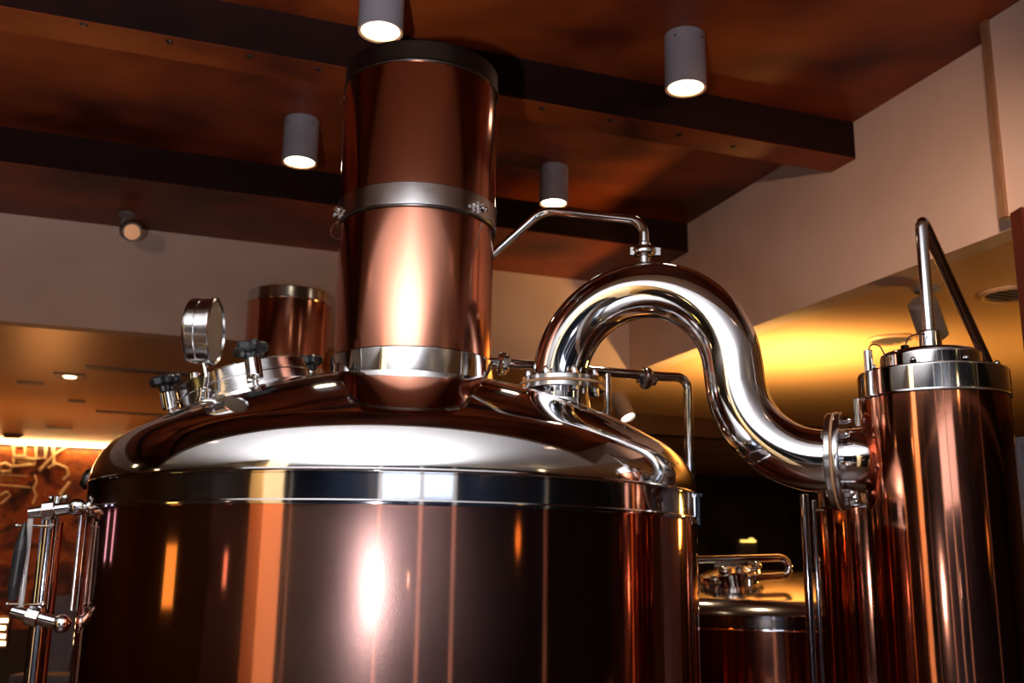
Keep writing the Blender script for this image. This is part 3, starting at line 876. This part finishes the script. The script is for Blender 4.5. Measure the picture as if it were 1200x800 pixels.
# pale chair back far behind, seen under the arms of the sight glass
cq = at_y(64, 740, 6.0)
CH = empty('bar_chair', (cq.x, cq.y, 0), 'grey upholstered chair back seen blurred behind the sight glass', 'chair')
def rbox(c, hx, hy, hz): return MB().box(c, (hx, 0, 0), (0, hy, 0), (0, 0, hz))
zc_ = at_y(64, 742, 6.0).z
mb = MB()
mb.box((cq.x, cq.y, zc_), (.11, .03, 0), (-.006, .03, 0), (.015, 0, .21)).build('backrest', M['grey_cloth'], CH)
rbox((cq.x, cq.y + .2, zc_ - .28), .22, .22, .05).build('seat', M['grey_cloth'], CH)
for sx in (-1, 1):
    for sy in (0, 1):
        MB().cyl((cq.x + .18 * sx, cq.y + .4 * sy, 0), (cq.x + .18 * sx, cq.y + .4 * sy, zc_ - .3), .018, 12).build('leg', M['wood_dark'], CH)
# counter with small lit display in the dark bar behind
dq = at_b(876, 640, 9.6)
BC = empty('bar_counter', (dq.x, dq.y, 0), 'dark bar counter far behind in the gap above the low tank', 'counter')
MB().abox(dq.dot(A) - 1.6, dq.dot(A) + .6, 9.55, 10.1, 0, .95).build('body', M['wood_dark'], BC, True)
MB().abox(dq.dot(A) - 1.65, dq.dot(A) + .65, 9.45, 10.15, .95, 1.0).build('worktop', M['dark_wall'], BC, True)
dq = at_b(877, 642, 9.7)
DS = empty('lit_display', (dq.x, dq.y, 1.0), 'small display with a glowing yellow top row in the dark bar', 'display')
zt_ = at_b(877, 634, 9.7).z
MB().abox(dq.dot(A) - .11, dq.dot(A) + .11, 9.7, 9.78, 1.0, zt_ + .03).build('case', M['fixture_dark'], DS, True)
for k in range(9):
    MB().abox(dq.dot(A) - .10 + k * .022, dq.dot(A) - .084 + k * .022, 9.685, 9.70, zt_ - .01, zt_ + .012).build('lamp', M['lit_yellow'], DS, True)
MB().abox(dq.dot(A) + .01, dq.dot(A) + .06, 9.68, 9.70, zt_ + .012, zt_ + .035).build('lamp', M['lit_yellow'], DS, True)

# dark red panel at the right edge, grey cabinet below it
q = at_y(1187, 258, 3.0)
hp = at_y(1202, 330, 3.0)
tag(MB().box((q.x + .20, 3.0, 2.255), (.20, .02, 0), (-.002, .03, 0), (0, 0, .352)).build('hanging_panel', M['wood_red']), 'dark red-brown wooden panel hanging at the right edge of frame', 'panel')
q = at_y(1191, 512, 2.9)
GC = empty('grey_cabinet', (q.x + .2, 3.05, 0), 'tall grey metal cabinet peeking out right of condenser cylinder', 'cabinet')
MB().box((q.x + .2, 3.05, q.z / 2), (.2, 0, 0), (0, .15, 0), (0, 0, q.z / 2)).build('body', M['fixture'], GC)
MB().box((q.x + .2, 2.893, q.z / 2), (.19, 0, 0), (0, .006, 0), (0, 0, q.z / 2 - .02)).build('door', M['fixture'], GC)

# ================================================================ THE ROOM BEHIND THE CAMERA (seen only in the reflections)
pl = MB().box((-2.15, -.10, 1.31), A * .27, B * .20, (0, 0, 1.309)).build('column_pillar', M['cream'])
tag(pl, 'square cream plaster pillar behind the photographer, mirrored in kettle', 'pillar')
light('pillar_lamp', 'SPOT', (-1.7, 1.0, 2.55), 90, (1.0, .62, .25), .05, aim=(-2.1, 0, 1.5), angle=1.2, blend=.8)
def backlit(name, c, hx, hz, nrm, mat, label, cat):
    n = Vector(nrm).normalized(); t = Vector((-n.y, n.x, 0))
    r = empty(name, c, label, cat)
    MB().box(c, t * (hx + .03), n * .02, (0, 0, hz + .03)).build('frame', M['wood_dark'], r, True)
    MB().box(Vector(c) + n * .022, t * hx, n * .004, (0, 0, hz)).build('panel', mat, r, True)
backlit('backlit_cabinet', (-4.2, 1.15, 1.42), .17, .16, (1, .25, 0), M['lit_yellow'], 'backlit yellow cabinet left of the photographer, mirrored in kettle', 'cabinet')
backlit('wall_light', (-4.1, 3.75, 1.62), .04, .13, (1, -.3, 0), M['lit_lilac'], 'lilac strip wall light mirrored at left of kettle', 'wall light')
backlit('wall_light', (-4.0, 3.35, 1.62), .03, .13, (1, -.3, 0), M['lit_lilac'], 'second lilac strip wall light nearer the photographer', 'wall light')
backlit('wall_light', (-4.2, -.75, 1.45), .06, .10, (1, .5, 0), M['lit_pink'], 'pinkish wall light behind the cream pillar', 'wall light')
backlit('green_light', (3.2, -.2, 1.55), .06, .14, (-1, .5, 0), M['lit_green'], 'small green light right of the photographer', 'sign')  # green gleam of a bottle, added as a small glowing panel
for i, (x, y, z, lab) in enumerate(((-3.2, 2.6, 2.3, 'nearest the lilac lights'), (-3.6, 1.9, 2.2, 'beside the yellow cabinet'), (-3.3, -.4, 2.3, 'behind the cream pillar'), (1.6, -.5, 2.3, 'behind right of photographer'), (2.1, .6, 2.4, 'right of photographer'))):
    r = empty('pendant_lamp', (x, y, z), 'small glowing globe pendant ' + lab, 'lamp', 'globe pendants around the photographer')
    MB().sphere((x, y, z), .05, 20, 12).build('globe', M['lamp_warm'], r)
    MB().cyl((x, y, z + .05), (x, y, ZC), .004, 8).build('cord', M['black_plastic'], r)
tb_ = empty('bar_table', (1.5, .1, 0), 'dark wooden table right of the photographer, mirrored in kettle', 'table')
MB().box((1.5, .1, .74), (.5, 0, 0), (0, .35, 0), (0, 0, .02)).build('tabletop', M['trim_wood'], tb_, True)
for sx in (-1, 1):
    for sy in (-1, 1):
        MB().cyl((1.5 + .44 * sx, .1 + .3 * sy, 0), (1.5 + .44 * sx, .1 + .3 * sy, .72), .022, 12).build('leg', M['wood_dark'], tb_)
